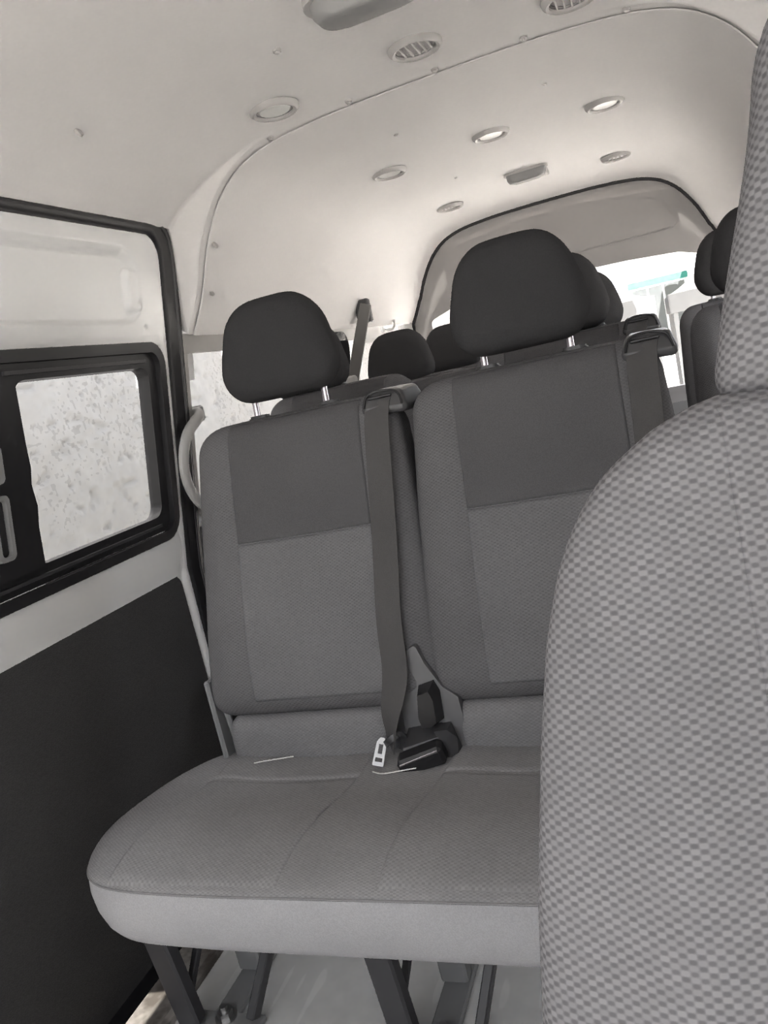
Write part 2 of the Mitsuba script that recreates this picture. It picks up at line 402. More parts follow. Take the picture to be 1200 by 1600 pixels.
# belt rail: rounded white band under the window and up the rear edge
def rail_fn(Y, Z):
    s = 0.017 * (1 - ((Z + 0.305) / 0.075) ** 2).clip(0) ** 0.5
    return 0.004 + s - 0.02 * sstep(1.60, 1.64, Y)
struct('door_1__belt_rail', relief(0.44, 1.636, -0.372, -0.235, rail_fn, 90, 40), 'white_paint', 'white painted metal rail under the window', True)
def edge_fn(Y, Z):
    return 0.018 * (1 - ((Y - 1.617) / 0.024) ** 2).clip(0) ** 0.5
struct('door_1__rear_edge', relief(1.594, 1.640, -1.04, 0.20, edge_fn, 24, 160), 'white_paint', None, True)
struct('door_1__lower_card', plate(rr(0.40, -1.20, 1.590, -0.350, 0.035).intersection(sbox(0, -1.075, 3, 0)), 0.0, 0.016), 'card', 'matt black trim card below the window')
fk = struct('door_1__window_frame', cat(plate(FR.difference(FR.buffer(-0.022)), -0.02, 0.026), plate(FR.buffer(-0.02).difference(GL.union(GL0)), -0.02, 0.012)), 'black_plastic', 'black window frame')
fin = FR.buffer(-0.026)
struct(fk + '__track', cat(plate(sbox(1.12, 0.146, 1.54, 0.153), 0.012, 0.018), plate(sbox(0.6, -0.226, 1.54, -0.219), 0.012, 0.018), plate(sbox(1.155, -0.242, 1.50, -0.239), 0.012, 0.020)), 'dark_plastic')
struct(fk + '__mullion', plate(Polygon([(1.02, 0.14), (1.135, 0.14), (1.142, 0.02), (1.146, -0.02), (1.142, -0.05), (1.150, -0.09), (1.146, -0.13), (1.150, -0.205), (1.03, -0.205)]), 0.006, 0.024), 'black_plastic')
struct(fk + '__latch', cat(plate(rr(1.02, -0.035, 1.062, 0.03, 0.01), 0.02, 0.045), plate(rr(1.035, -0.17, 1.075, -0.055, 0.012).difference(rr(1.043, -0.162, 1.067, -0.063, 0.008)), 0.02, 0.034)), 'grey_plastic')
struct('door_1__pane', cat(plate(GL.buffer(0.01), -0.012, -0.0115)), 'glass')
struct('door_1__pane', cat(plate(GL0.buffer(0.01), -0.006, -0.0055)), 'glass')
# rubber seal round the door opening
def seal_path():
    pts = [(y, 0.455) for y in np.linspace(0.44, 1.56, 14)]
    for a in np.linspace(math.pi / 2, 0, 14)[1:]:
        pts.append((1.578 + 0.085 * math.cos(a), 0.370 + 0.085 * math.sin(a)))
    pts += [(1.663, z) for z in np.linspace(0.33, -0.30, 14)] + [(1.663, -0.36), (1.658, -0.45), (1.652, -0.6), (1.645, -0.8), (1.64, -1.03)]
    return np.array([[float(xw(z)) - 0.001, y, z] for y, z in pts])
sec = np.vstack([rrect2(0.076, 0.046, 0.016, 4)])
sp = seal_path()
ups = np.array([[1.0, 0, 0.0]] * len(sp))
sk = struct('door_1__seal', sweep(sp, sec, ups), 'rubber', 'black rubber seal round the door opening', 40)
lip = np.array([[p[0] + 0.020, p[1] + 0.014, p[2]] for p in sp[10:]])
struct(sk + '__lip', sweep(lip, circ(0.006, 8), ups[10:]), 'black_plastic')

# ------------------------------------------------------------------ tailgate
EDGE = rear_prof(REAR_Y - 0.012)
gate = Polygon(np.vstack([EDGE, [(EDGE[-1, 0] + 0.04, -0.2), (EDGE[-1, 0] + 0.05, FLOOR_Z), (EDGE[0, 0] - 0.05, FLOOR_Z), (EDGE[0, 0] - 0.04, -0.2)]]))
RWIN = Polygon([(-0.90, 0.190), (-0.80, 0.222), (-0.6, 0.238), (XC, 0.246), (-0.07, 0.238), (0.13, 0.222), (0.23, 0.190), (0.265, -0.30), (-0.935, -0.30)]).buffer(-0.03).buffer(0.03)
def yplate(poly, y0, y1):
    out = []
    for g in getattr(poly, 'geoms', [poly]):
        m = trimesh.creation.extrude_polygon(g, y1 - y0, engine='earcut')
        v = np.array(m.vertices)
        out.append(trimesh.Trimesh(np.column_stack([v[:, 0], y0 + v[:, 2], v[:, 1]]), np.array(m.faces)[:, ::-1], process=False))
    return cat(*out)
struct('door_2', yplate(gate.buffer(-0.010).difference(RWIN), REAR_Y, REAR_Y + 0.04), 'tailgate_trim', 'tailgate with a pale trim panel above its wide window')
struct('door_2__seal', yplate(gate.buffer(0.02).difference(gate.buffer(-0.009)), REAR_Y - 0.006, REAR_Y + 0.05), 'rubber', 'thin black seal between headliner and tailgate')
TP = Polygon([(-0.80, 0.312), (0.155, 0.312), (0.135, 0.46), (-0.2, 0.50), (-0.47, 0.50), (-0.78, 0.46)]).buffer(-0.035).buffer(0.035, quad_segs=8)
tp = [np.array(TP.buffer(-d, join_style=1).simplify(0.0004).exterior.coords)[:-1] for d in (0.0, 0.004)]
def inset_plate(poly, y, h, e=0.005):
    a = yplate(poly.buffer(-e), y - h, y + 0.001)
    b = yplate(poly.buffer(-e * 0.4), y - h * 0.75, y + 0.001)
    c = yplate(poly, y - h * 0.35, y + 0.001)
    return cat(a, b, c)
struct('door_2__trim_panel', inset_plate(TP, REAR_Y, 0.015), 'tailgate_trim', None)
struct('door_2__window_frame', yplate(RWIN.buffer(0.012).difference(RWIN.buffer(-0.004)), REAR_Y - 0.006, REAR_Y + 0.03), 'tailgate_trim')
struct('door_2__pane', yplate(RWIN, REAR_Y + 0.03, REAR_Y + 0.0305), 'glass', 'rear window pane')
struct('door_2__lower_panel', inset_plate(sbox(-0.98, -0.98, 0.31, -0.36).buffer(-0.04).buffer(0.04), REAR_Y, 0.012), 'grey_plastic')

# ------------------------------------------------------------------ seats: meshes in the frame of one seat (x = 0 its middle, y = 0 the plane of the headrest posts, z absolute for the first row)
A = math.radians(15.5)
H, WB, TB, PB = 0.572, 0.225, 0.058, 5.0
def bmap(x, t, s):
    return np.stack([x, -0.148 + s * math.sin(A) + t * math.cos(A), -0.582 + s * math.cos(A) - t * math.sin(A)], -1)
def bW(s):
    return WB + 0.006 * np.sin(np.clip(s / H, 0, 1) * math.pi) - 0.012 * sstep(0.25, H, s) - corner(H - s, 0.062) - corner(s, 0.036) + 0.016 * sstep(0.3, 0.0, s)
def bT(s):
    return TB + 0.010 * np.exp(-((s - 0.14) / 0.13) ** 2) - corner(H - s, 0.046) - corner(s, 0.050)
def bulge(x, s):
    fade = sstep(0.0, 0.10, s) * sstep(H, H - 0.12, s)
    return fade * (0.012 * np.exp(-((np.abs(x) - 0.165) / 0.04) ** 2) - 0.004 * np.exp(-(x / 0.11) ** 4))
def backrest_mesh(bW=bW):
    ss = stations(H, 0.055, 50)
    Pt, UV = [], []
    for s in ss:
        x, t, q = ring_se(bW(s), bT(s), PB, 150)
        t = np.where(t < 0, t - bulge(x, s) * np.abs(t) / bT(s), t)
        Pt.append(bmap(x, t, np.full_like(x, s)))
        UV.append(np.stack([q, np.full_like(q, s)], -1))
    c0 = np.repeat(Pt[0].mean(0)[None], len(Pt[0]), 0); c1 = np.repeat(Pt[-1].mean(0)[None], len(Pt[0]), 0)
    return gridmesh(np.array([c0] + Pt + [c1]), np.array([UV[0]] + UV + [UV[-1]]))
def bfront(x, s, bW=bW):
    T_, W_ = bT(s), bW(s)
    k = np.maximum(1 - np.abs(x / W_) ** PB, 0) ** (1 / PB)
    return -T_ * k - bulge(x, s) * k
def clustered(a, b, n, e):
    r = e * np.array([0, 0.12, 0.3, 0.6, 1.0])
    return np.r_[a + r, np.linspace(a + e, b - e, n)[1:-1], (b - r)[::-1]]
def puff(X, Y, x0, x1, y0, y1, h, e, sink):
    d = np.minimum(np.minimum(X - x0, x1 - X), np.minimum(Y - y0, y1 - Y)).clip(0)
    k = np.clip(d / e, 0, 1)
    return (h + sink) * np.sqrt(1 - (1 - k) ** 2) - sink
def insert_panel(x0, x1, s0, s1, h=0.005, e=0.010, bW=bW):
    X, S = np.meshgrid(clustered(x0, x1, 30, e), clustered(s0, s1, 30, e))
    t = bfront(X, S, bW) - puff(X, S, x0, x1, s0, s1, h, e, 0.003)
    return gridmesh(bmap(X, t, S)[::-1], np.stack([X, S], -1)[::-1])
HW, HT, HH = 0.121, 0.052, 0.186
AH = math.radians(9.0)
def hmap(x, t, s):
    return np.stack([x, -0.012 + s * math.sin(AH) + t * math.cos(AH), -0.012 + s * math.cos(AH) - t * math.sin(AH)], -1)
def headrest_mesh(HW=HW, HH=HH, taper=0.026, rb=0.062):
    ss = stations(HH, 0.052, 26)
    Pt, UV = [], []
    for s in ss:
        w = HW - taper * sstep(0.05 if taper < 0.04 else -0.05, HH, s) - corner(HH - s, 0.058) - corner(s, rb) * 0.8
        t_ = HT - corner(HH - s, 0.046) * 0.98 - corner(s, 0.040)
        x, t, q = ring_se(w, t_, 3.0, 110)
        t = np.where(t < 0, t * 0.95 - 0.004 * np.exp(-(x / 0.07) ** 2) * 0, t)
        Pt.append(hmap(x, t, np.full_like(x, s) + 0.006 * (1 - (x / HW) ** 2) * sstep(HH * 0.6, HH, s)))
        UV.append(np.stack([q, np.full_like(q, s)], -1))
    c0 = np.repeat(Pt[0].mean(0)[None], len(Pt[0]), 0); c1 = np.repeat(Pt[-1].mean(0)[None], len(Pt[0]), 0)
    return gridmesh(np.array([c0] + Pt + [c1]), np.array([UV[0]] + UV + [UV[-1]]))
def ovalpad(w, d, h, r=0.004):
    q = rrect2(w, d, min(w, d) * 0.48, 6)
    m = trimesh.creation.extrude_polygon(Polygon(q), h, engine='earcut')
    m2 = trimesh.creation.extrude_polygon(Polygon(q * 0.86), h + r, engine='earcut')
    return cat(m, m2)
def ribbon(path, width, thick, sides):
    """A strap: path points, its width along SIDES at each point."""
    p = np.array(path, float)
    t = np.gradient(p, axis=0); t /= np.linalg.norm(t, axis=1, keepdims=True)
    s = np.array(sides, float); s = s - (s * t).sum(1, keepdims=True) * t; s /= np.linalg.norm(s, axis=1, keepdims=True)
    up = np.cross(s, t)
    sec = rrect2(width, thick, thick * 0.45, 2)
    R = p[:, None] + sec[None, :, :1] * s[:, None] + sec[None, :, 1:] * up[:, None]
    k = len(sec)
    L = np.r_[0, np.cumsum(np.linalg.norm(np.diff(p, axis=0), axis=1))]
    Rc = np.concatenate([R, R[:, :1]], 1)
    UV = np.stack([np.broadcast_to(np.r_[sec[:, 0], sec[0, 0]][None], Rc.shape[:2]), np.broadcast_to(L[:, None], Rc.shape[:2])], -1)
    return gridmesh(Rc, UV)
def up_shape(mu, mat): return mikit.ply(mu[0], 'mat_' + mat, smooth=True, uv=mu[1])

S = {}
S['backrest'] = up_shape(backrest_mesh(), 'shaded_bench_weave')
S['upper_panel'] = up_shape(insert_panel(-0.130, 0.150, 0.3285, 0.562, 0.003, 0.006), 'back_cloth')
S['lower_panel'] = up_shape(insert_panel(-0.130, 0.150, 0.030, 0.3275, 0.003, 0.006), 'lit_panel_weave')
S['headrest'] = up_shape(headrest_mesh(), 'fabric')
S['headrest_weave'] = up_shape(headrest_mesh(0.132, 0.25, 0.062, 0.02), 'weave')
def wide(s):                                                        # the near chair's back: round shoulders, wider towards the seat
    d = H - np.asarray(s, float)
    return np.interp(d, [0, 0.003, 0.008, 0.018, 0.033, 0.045, 0.06, 0.08, 0.105, 0.15, 0.22, 0.32, 0.42, 0.53, 0.56, 0.572], [0.09, 0.108, 0.125, 0.147, 0.169, 0.184, 0.197, 0.210, 0.222, 0.236, 0.250, 0.266, 0.276, 0.276, 0.262, 0.24])
S['near_backrest'] = up_shape(backrest_mesh(wide), 'weave')
S['near_panel'] = up_shape(insert_panel(-0.108, 0.108, 0.030, 0.560, 0.0025, 0.006, wide), 'weave')
post = lambda x: cyl((x, -0.004, -0.075), (x, 0.010, 0.045), 0.0062, 16)
S['post_l'] = shape(post(-0.076), 'chrome'); S['post_r'] = shape(post(0.076), 'chrome')
def collar(x):
    m = ovalpad(0.046, 0.028, 0.012)
    m.apply_transform(trimesh.transformations.rotation_matrix(-A * 0.3, (1, 0, 0)))
    m.apply_translation((x + 0.006, -0.002, -0.037))
    return m
S['collar_l'] = shape(collar(-0.076), 'dark_plastic'); S['collar_r'] = shape(collar(0.076), 'dark_plastic')
# belt exit on the right shoulder
def rounded_hull(pts, r):
    b = trimesh.creation.icosphere(2, r).vertices
    return trimesh.convex.convex_hull(np.vstack([b + np.array(p) for p in pts]))
S['belt_exit'] = shape(rounded_hull([(0.168, -0.062, -0.052), (0.232, -0.060, -0.056), (0.174, -0.050, -0.034), (0.226, -0.048, -0.036), (0.174, 0.040, -0.032), (0.226, 0.040, -0.034), (0.168, 0.052, -0.055), (0.232, 0.052, -0.058)], 0.011), 'exit_plastic', 30)
S['belt_exit_rim'] = shape(cat(sweep(spline([(0.164, -0.073, -0.048), (0.170, -0.066, -0.030), (0.184, -0.061, -0.0235), (0.214, -0.060, -0.0245), (0.230, -0.064, -0.033), (0.236, -0.071, -0.052)], 30), circ(0.0022, 8), (0, -1, 0.3)), cbox((0.046, 0.006, 0.006), 0.002, (0.195, -0.064, -0.033))), 'black_plastic', 40)
def belt_path():
    top = [bmap(np.array(0.196), np.array(-0.02), np.array(H + 0.000)), bmap(np.array(0.194), np.array(-0.055), np.array(H - 0.012))]
    front = [bmap(np.array(0.190 - 0.030 * (1 - s / H)), bfront(np.array(0.17), np.array(s)) - 0.012, np.array(s)) for s in (0.53, 0.46, 0.36, 0.25, 0.14, 0.06)]
    end = [np.array([0.145, -0.222, -0.56]), np.array([0.134, -0.222, -0.60]), np.array([0.127, -0.215, -0.628])]
    return spline(top + front + end, 60)
bp = belt_path()
sides = np.array([[math.cos(a), 0.0, 0.0] if a == 0 else [math.cos(a), -math.sin(a), 0.1 * a] for a in 1.0 * sstep(0.72, 1.0, np.linspace(0, 1, 60))])
S['belt'] = up_shape(ribbon(bp, 0.047, 0.0018, sides), 'webbing')
# back shell of the seat
def backshell(bW=bW):
    ss = stations(H - 0.04, 0.05, 12)
    Pt = []
    for s in ss:
        x, t, q = ring_se(bW(s + 0.01) * 0.93, 0.02, 4.0, 60)
        Pt.append(bmap(x, t + bT(np.array(0.3)) - 0.012, np.full_like(x, s + 0.015)))
    c0 = np.repeat(Pt[0].mean(0)[None], len(Pt[0]), 0); c1 = np.repeat(Pt[-1].mean(0)[None], len(Pt[0]), 0)
    return gridmesh(np.array([c0] + Pt + [c1]))[0]
S['back_shell'] = shape(backshell(), 'dark_plastic', True)
S['near_back_shell'] = shape(backshell(lambda s: wide(np.minimum(s + 0.03, H - 0.02)) - 0.015), 'dark_plastic', True)
# pad under the backrest (rear roll of the cushion)
def rollpad(x0, x1):
    xs = x0 + stations(x1 - x0, 0.035, 16)
    Pt, UV = [], []
    for x in xs:
        k = 1 - corner(np.array(x - x0), 0.03) / 0.03 * 0.5 - corner(np.array(x1 - x), 0.03) / 0.03 * 0.5
        yy, zz, q = ring_se(0.045 * k, 0.056 * k, 3.4, 40)
        Pt.append(np.stack([np.full_like(yy, x), yy - 0.152, zz - 0.628], -1))
        UV.append(np.stack([np.full_like(q, x), q], -1))
    c0 = np.repeat(Pt[0].mean(0)[None], len(Pt[0]), 0); c1 = np.repeat(Pt[-1].mean(0)[None], len(Pt[0]), 0)
    return gridmesh(np.array([c0] + Pt + [c1]), np.array([UV[0]] + UV + [UV[-1]]))
S['roll'] = up_shape(rollpad(-0.215, 0.128), 'roll_cloth')

# cushion of a bench: plan outline -> skirt below the seam, crowned top above it
ZS, ZB = -0.676, -0.797
def plan(xl, xr, nseat):
    pts = [(xl + 0.13, -0.125), (xl + 0.045, -0.20), (xl + 0.004, -0.32), (xl + 0.012, -0.44), (xl + 0.065, -0.522), (xl + 0.19, -0.548)]
    n = max(2, int((xr - xl - 0.38) / 0.15) + 1)
    pts += [(x, -0.552) for x in np.linspace(xl + 0.30, xr - 0.30, n)] if xr - xl > 0.7 else [((xl + xr) / 2, -0.552)]
    pts += [(xr - 0.16, -0.548), (xr - 0.05, -0.525), (xr - 0.006, -0.45), (xr, -0.32), (xr - 0.01, -0.20), (xr - 0.05, -0.13)]
    n = max(2, int((xr - xl - 0.3) / 0.2) + 1)
    pts += [(x, -0.118) for x in np.linspace(xr - 0.15, xl + 0.25, n)]
    return spline(pts, 241, closed=True)
def topz(x, y, seats):
    """Height of the finished cushion top above the seam, away from its edge."""
    z = 0.021 + 0.015 * np.exp(-((y + 0.43) / 0.12) ** 2) + 0.005 * sstep(-0.35, -0.14, y) - 0.004 * np.exp(-((y + 0.30) / 0.08) ** 2)
    for c in seats:
        z = z - 0.006 * np.exp(-(((x - c + 0.02) / 0.13) ** 2)) + 0.004 * np.exp(-((np.abs(x - c + 0.02) - 0.17) / 0.035) ** 2)
    return z
def cushion(xl, xr, seats):
    ol = plan(xl, xr, len(seats))
    cx0, cx1, cy = xl + 0.26, xr - 0.26, -0.33
    if cx1 < cx0: cx0 = cx1 = (xl + xr) / 2
    core = np.column_stack([np.clip(ol[:, 0], cx0, cx1), np.full(len(ol), cy)])
    dist = np.linalg.norm(ol - core, axis=1)
    def ringat(off):                                                # pulled in from the outline by off metres
        k = np.clip(1 - off / dist, 0, None)[:, None]
        return core + (ol - core) * k
    R = 0.095
    rings, uvs = [], []
    for off in np.r_[R * (1 - np.cos(np.linspace(0, math.pi / 2, 12))), np.linspace(R, 0.255, 16)[1:]]:
        q = ringat(off)
        k = math.sqrt(1 - (1 - min(off / R, 1)) ** 2)
        z = ZS + k * topz(q[:, 0], q[:, 1], seats)
        rings.append(np.column_stack([q, z])); uvs.append(np.column_stack([q[:, 0], q[:, 1] + z]))
    rings.append(np.column_stack([core, ZS + topz(core[:, 0], core[:, 1], seats)])); uvs.append(core)
    top = gridmesh(np.array(rings), np.array(uvs))
    sk, suv = [], []
    L = np.r_[0, np.cumsum(np.linalg.norm(np.diff(ol, axis=0), axis=1))]
    for z, off in [(ZS + 0.001, 0.001), (ZS - 0.004, -0.001), (ZS - 0.03, -0.004), (ZS - 0.06, -0.002), (-0.765, 0.006), (-0.782, 0.016), (ZB + 0.004, 0.032), (ZB, 0.05), (ZB, 0.15)]:
        q = ringat(off)
        sk.append(np.column_stack([q, np.full(len(q), z)])); suv.append(np.column_stack([L, np.full(len(q), z - off)]))
    sk.append(np.column_stack([core, np.full(len(ol), ZB)])); suv.append(suv[-1])
    q = ringat(-0.0005)
    pipe = sweep(np.column_stack([q, np.full(len(q), ZS - 0.001)]), circ(0.0018, 6), (0, 0, 1), cap=False)
    return top, gridmesh(np.array(sk), np.array(suv)), pipe
def cushion_panel(x0, x1, y0, y1, seats, skew=0.0, h=0.003, e=0.012):
    X, Y = np.meshgrid(clustered(x0, x1, 24, e), clustered(y0, y1, 20, e))
    k = np.sqrt(1 - (1 - np.clip((Y + 0.552) / 0.095, 0, 1)) ** 2)
    Z = ZS + k * topz(X, Y, seats) + puff(X, Y, x0, x1, y0, y1, h, e, 0.003)
    return gridmesh(np.stack([X + skew * (Y + 0.2), Y, Z], -1), np.stack([X, Y], -1))

# legs and small hardware, in the frame of the first bench (world minus (0, 1.41, 0))
def leg_set(x):
    y = lambda v: v - 1.41
    z0, zt = FLOOR_Z, ZB + 0.01
    out = {
        'front_post': (cat(bar((x, y(0.955), zt), (x + 0.0, y(0.985), z0 + 0.02), 0.045, 0.028, 0.004, (1, 0, 0))), 'leg_paint'),
        'rear_post': (bar((x + 0.045, y(1.12), zt), (x + 0.045, y(1.13), z0 + 0.01), 0.050, 0.03, 0.004, (1, 0, 0)), 'leg_grey'),
        'brace': (bar((x + 0.185, y(1.15), zt), (x + 0.115, y(1.0), z0 + 0.02), 0.016, 0.026, 0.002, (1, 0, 0)), 'leg_paint'),
        'cross_brace': (bar((x + 0.045, y(1.10), zt), (x - 0.02, y(1.0), z0 + 0.03), 0.012, 0.016, 0.002, (1, 0, 0)), 'leg_paint'),
        'foot_plate': (cat(cbox((0.16, 0.06, 0.012), 0.003, (x + 0.05, y(0.99), z0 + 0.006)), cbox((0.05, 0.22, 0.012), 0.003, (x + 0.05, y(1.09), z0 + 0.0065))), 'leg_grey'),
    }
    out['bolt'] = (cat(cyl((x + 0.055, y(1.005), z0 + 0.012), (x + 0.055, y(1.005), z0 + 0.026), 0.014, 6), cyl((x + 0.055, y(1.005), z0 + 0.026), (x + 0.055, y(1.005), z0 + 0.036), 0.007, 12), cyl((x + 0.055, y(1.005), z0 + 0.008), (x + 0.055, y(1.005), z0 + 0.0145), 0.02, 20)), 'steel')
    return out

def hinge_parts(x):
    """Recliner cover, lever and buckle on the right of a seat whose middle is x."""
    o = {}
    cov = Polygon([(0.152, -0.66), (0.156, -0.53), (0.168, -0.49), (0.190, -0.462), (0.205, -0.455), (0.215, -0.49), (0.238, -0.535), (0.262, -0.555), (0.266, -0.66)]).buffer(-0.006).buffer(0.006)
    m = trimesh.creation.extrude_polygon(cov, 0.03, engine='earcut')
    v = np.array(m.vertices)
    o['recliner_cover'] = (trimesh.Trimesh(np.column_stack([v[:, 0] + x, -0.195 + v[:, 2], v[:, 1]]), np.array(m.faces)[:, ::-1], process=False), 'cover_plastic')
    lv = np.array([[0.197, -0.528], [0.226, -0.520], [0.233, -0.54], [0.230, -0.592], [0.214, -0.602], [0.192, -0.602], [0.188, -0.58]])
    hull = [(a + x, -0.222 if k else -0.197, b) for a, b in lv for k in (0,)] + [(0.211 + (a - 0.211) * 0.72 + x, -0.226, -0.562 + (b + 0.562) * 0.8) for a, b in lv]
    o['recline_lever'] = (trimesh.convex.convex_hull(np.array(hull)), 'black_plastic')
    return o
def buckle_parts(x):
    o = {}
    b1 = bar((x + 0.152, -0.250, -0.650), (x + 0.232, -0.236, -0.630), 0.036, 0.036, 0.007, (0, 1, 0.2))
    b2 = trimesh.convex.convex_hull(np.array([(x + dx_, y_, z_) for dx_, y_, z_ in [(0.216, -0.225, -0.602), (0.240, -0.225, -0.600), (0.252, -0.215, -0.62), (0.248, -0.22, -0.66), (0.236, -0.225, -0.666), (0.214, -0.2, -0.60), (0.240, -0.195, -0.60), (0.252, -0.19, -0.66), (0.216, -0.19, -0.66)]]))
    o['buckle'] = (b1, 'black_plastic')
    o['buckle__cap'] = (b2, 'dark_plastic')
    o['buckle_housing'] = (trimesh.convex.convex_hull(np.array([(x + dx_, y_, z_) for dx_, y_, z_ in [(0.150, -0.245, -0.655), (0.225, -0.235, -0.650), (0.158, -0.235, -0.625), (0.222, -0.225, -0.612), (0.160, -0.19, -0.605), (0.225, -0.19, -0.598), (0.150, -0.18, -0.66), (0.228, -0.18, -0.66)]])), 'dark_plastic')
    o['buckle__trim_line'] = (bar((x + 0.158, -0.268, -0.640), (x + 0.226, -0.254, -0.622), 0.0035, 0.0035, 0.0008), 'chrome')
    tg = Polygon([(-0.016, 0), (0.016, 0), (0.014, 0.035), (0.006, 0.042), (-0.006, 0.042), (-0.014, 0.035)]).difference(sbox(-0.010, 0.006, 0.010, 0.012)).difference(sbox(-0.006, 0.018, 0.006, 0.032))
    m = trimesh.creation.extrude_polygon(tg, 0.0028, engine='earcut')
    n = np.array([0.36, -0.83, 0.43]); n /= np.linalg.norm(n)
    u = np.array([0.40, 0.0, 1.0]); u -= (u @ n) * n; u /= np.linalg.norm(u)
    q = np.column_stack([np.cross(u, n), u, n])
    v = (np.array(m.vertices) * (0.62, 1.15, 1)) @ q.T + np.array([x + 0.108, -0.246, -0.650])
    o['belt_tongue'] = (trimesh.Trimesh(v, m.faces, process=False), 'steel')
    loop = spline([(x + 0.122, -0.224, -0.622), (x + 0.135, -0.236, -0.610), (x + 0.150, -0.232, -0.602), (x + 0.156, -0.216, -0.612), (x + 0.145, -0.21, -0.640)], 24)
    o['belt_loop'] = (sweep(loop, rrect2(0.012, 0.004, 0.0015, 2), (0, -1, 0.3)), 'dark_plastic')
    cord = spline([(x + 0.104, -0.262, -0.6515), (x + 0.125, -0.272, -0.6500), (x + 0.15, -0.270, -0.6485), (x + 0.185, -0.262, -0.6475)], 20)
    o['thread'] = (tube(cord, 0.0012, 6), 'lens')
    o['thread_001'] = (tube(spline([(x - 0.150, -0.225, ZS + 0.030), (x - 0.135, -0.222, ZS + 0.031), (x - 0.11, -0.216, ZS + 0.031), (x - 0.075, -0.206, ZS + 0.030)], 16), 0.0012, 6), 'lens')
    return o

def seat_upper(r, x, dy, dz, headrest='headrest', hz=0.0, hx=0.0, belt=True, near=False, sx=1.0):
    off = (x, dy, dz, sx)
    b = put(f'{r}__backrest', S['near_backrest' if near else 'backrest'], off)
    if near:
        put(f'{b}__centre_panel', S['near_panel'], off)
    else:
        put(f'{b}__lower_panel', S['lower_panel'], off)
        put(f'{b}__upper_panel', S['upper_panel'], off)
    put(f'{b}__back_shell', S['near_back_shell' if near else 'back_shell'], off)
    put(f'{r}__lumbar_roll', S['roll'], off)
    if headrest:
        ho = (x + hx, dy, dz + hz)
        h = put(f'{r}__headrest', S[headrest], ho)
        for sd in 'lr':
            put(f'{h}__post', S['post_' + sd], ho)
        for sd in 'lr':
            put(f'{b}__post_collar', S['collar_' + sd], (x + hx, dy, dz))
    if belt:
        e = put(f'{r}__belt_exit', S['belt_exit'], off)
        put(f'{e}__rim', S['belt_exit_rim'], off)
        put(f'{r}__seat_belt', S['belt'], off)
BENCH = {}
def seat_base(r, xl, xr, seats, off, legs, wv='shaded_bench_weave'):
    key = (xl, xr, tuple(seats), wv)
    if key not in BENCH:
        top, skirt, pipe = cushion(xl, xr, seats)
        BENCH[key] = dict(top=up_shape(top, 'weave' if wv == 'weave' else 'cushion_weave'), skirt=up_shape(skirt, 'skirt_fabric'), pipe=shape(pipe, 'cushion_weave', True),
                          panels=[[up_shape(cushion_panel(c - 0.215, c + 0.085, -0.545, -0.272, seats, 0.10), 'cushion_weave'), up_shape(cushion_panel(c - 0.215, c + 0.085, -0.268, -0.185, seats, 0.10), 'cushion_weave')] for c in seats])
    B = BENCH[key]
    c = put(f'{r}__cushion', B['top'], off)
    put(f'{c}__piping', B['pipe'], off)
    for front, rear in B['panels']:
        put(f'{c}__front_panel', front, off); put(f'{c}__rear_panel', rear, off)
    put(f'{r}__skirt', B['skirt'], off)
    labels[f'{r}__skirt'] = {'label': 'plain lighter grey fabric skirt round the cushion'}
    for x in legs:
        l = None
        for name, (m, mat) in leg_set(x).items():
            sh = shape(m, mat)
            if name == 'front_post': l = put(f'{r}__leg', sh, off)
            else: put(f'{l}__{name}', sh, off)

Y1 = 1.41
# first bench: two seats
r = root('passenger_bench')
tag(r, 'dark grey two-seat bench nearest the sliding door, its whole cushion in view', 'seat', 'fabric benches on the sliding door side')
XA, XB = -0.668, -0.213
seat_base(r, -1.035, 0.045, [XA, XB], (0, Y1, 0), [-0.945, -0.535])
for x in (XA, XB):
    seat_upper(r, x, Y1, 0, hx=-0.010 if x == XA else 0.0, hz=0.018 if x == XA else 0.008)
for name, (m, mat) in {**hinge_parts(XA), **buckle_parts(XA)}.items():
    put(f'{r}__{name}', shape(m, mat), (0, Y1, 0))
labels[r + '__belt_tongue'] = {'label': 'silver belt tongue lying by the buckle'}
labels[r + '__recline_lever'] = {'label': 'glossy black recline lever between the two backrests'}
for sx in (-0.935,):
    m = cat(bar((sx + 0.02, -0.15, -0.50), (sx + 0.035, -0.17, -0.74), 0.012, 0.05, 0.004, (1, 0, 0)), bar((sx + 0.045, -0.165, -0.56), (sx + 0.06, -0.17, -0.72), 0.012, 0.012, 0.004, (1, 0, 0)))
    put(r + '__side_bracket', shape(m, 'leg_grey'), (0, Y1, 0))
# second bench: a window seat, a middle seat without headrest, an aisle seat
r = root('passenger_bench')
tag(r, 'dark grey bench directly behind the first bench, its middle backrest without a headrest', 'seat', 'fabric benches on the sliding door side')
Y2 = 2.05
seat_base(r, -1.06, 0.0, [-0.86, -0.56, -0.225], (0, Y2, 0.03), [-0.945, -0.535])
seat_upper(r, -0.825, Y2, 0.03, hx=-0.085, hz=-0.02, belt=False)
seat_upper(r, -0.52, Y2 + 0.01, 0.0, None, belt=False)
seat_upper(r, -0.228, Y2, 0.03, hz=-0.015, hx=0.016)
# third bench
r = root('passenger_bench')
tag(r, 'dark grey bench in the third row, its window headrest just right of the hanging strap', 'seat', 'fabric benches on the sliding door side')
Y3 = 2.68
seat_base(r, -1.06, 0.0, [-0.86, -0.56, -0.225], (0, Y3, 0.03), [-0.945, -0.535])
seat_upper(r, -0.80, Y3, 0.0, hx=-0.04, hz=-0.035, belt=False)
seat_upper(r, -0.228, Y3, 0.02, hz=-0.02, hx=0.025)
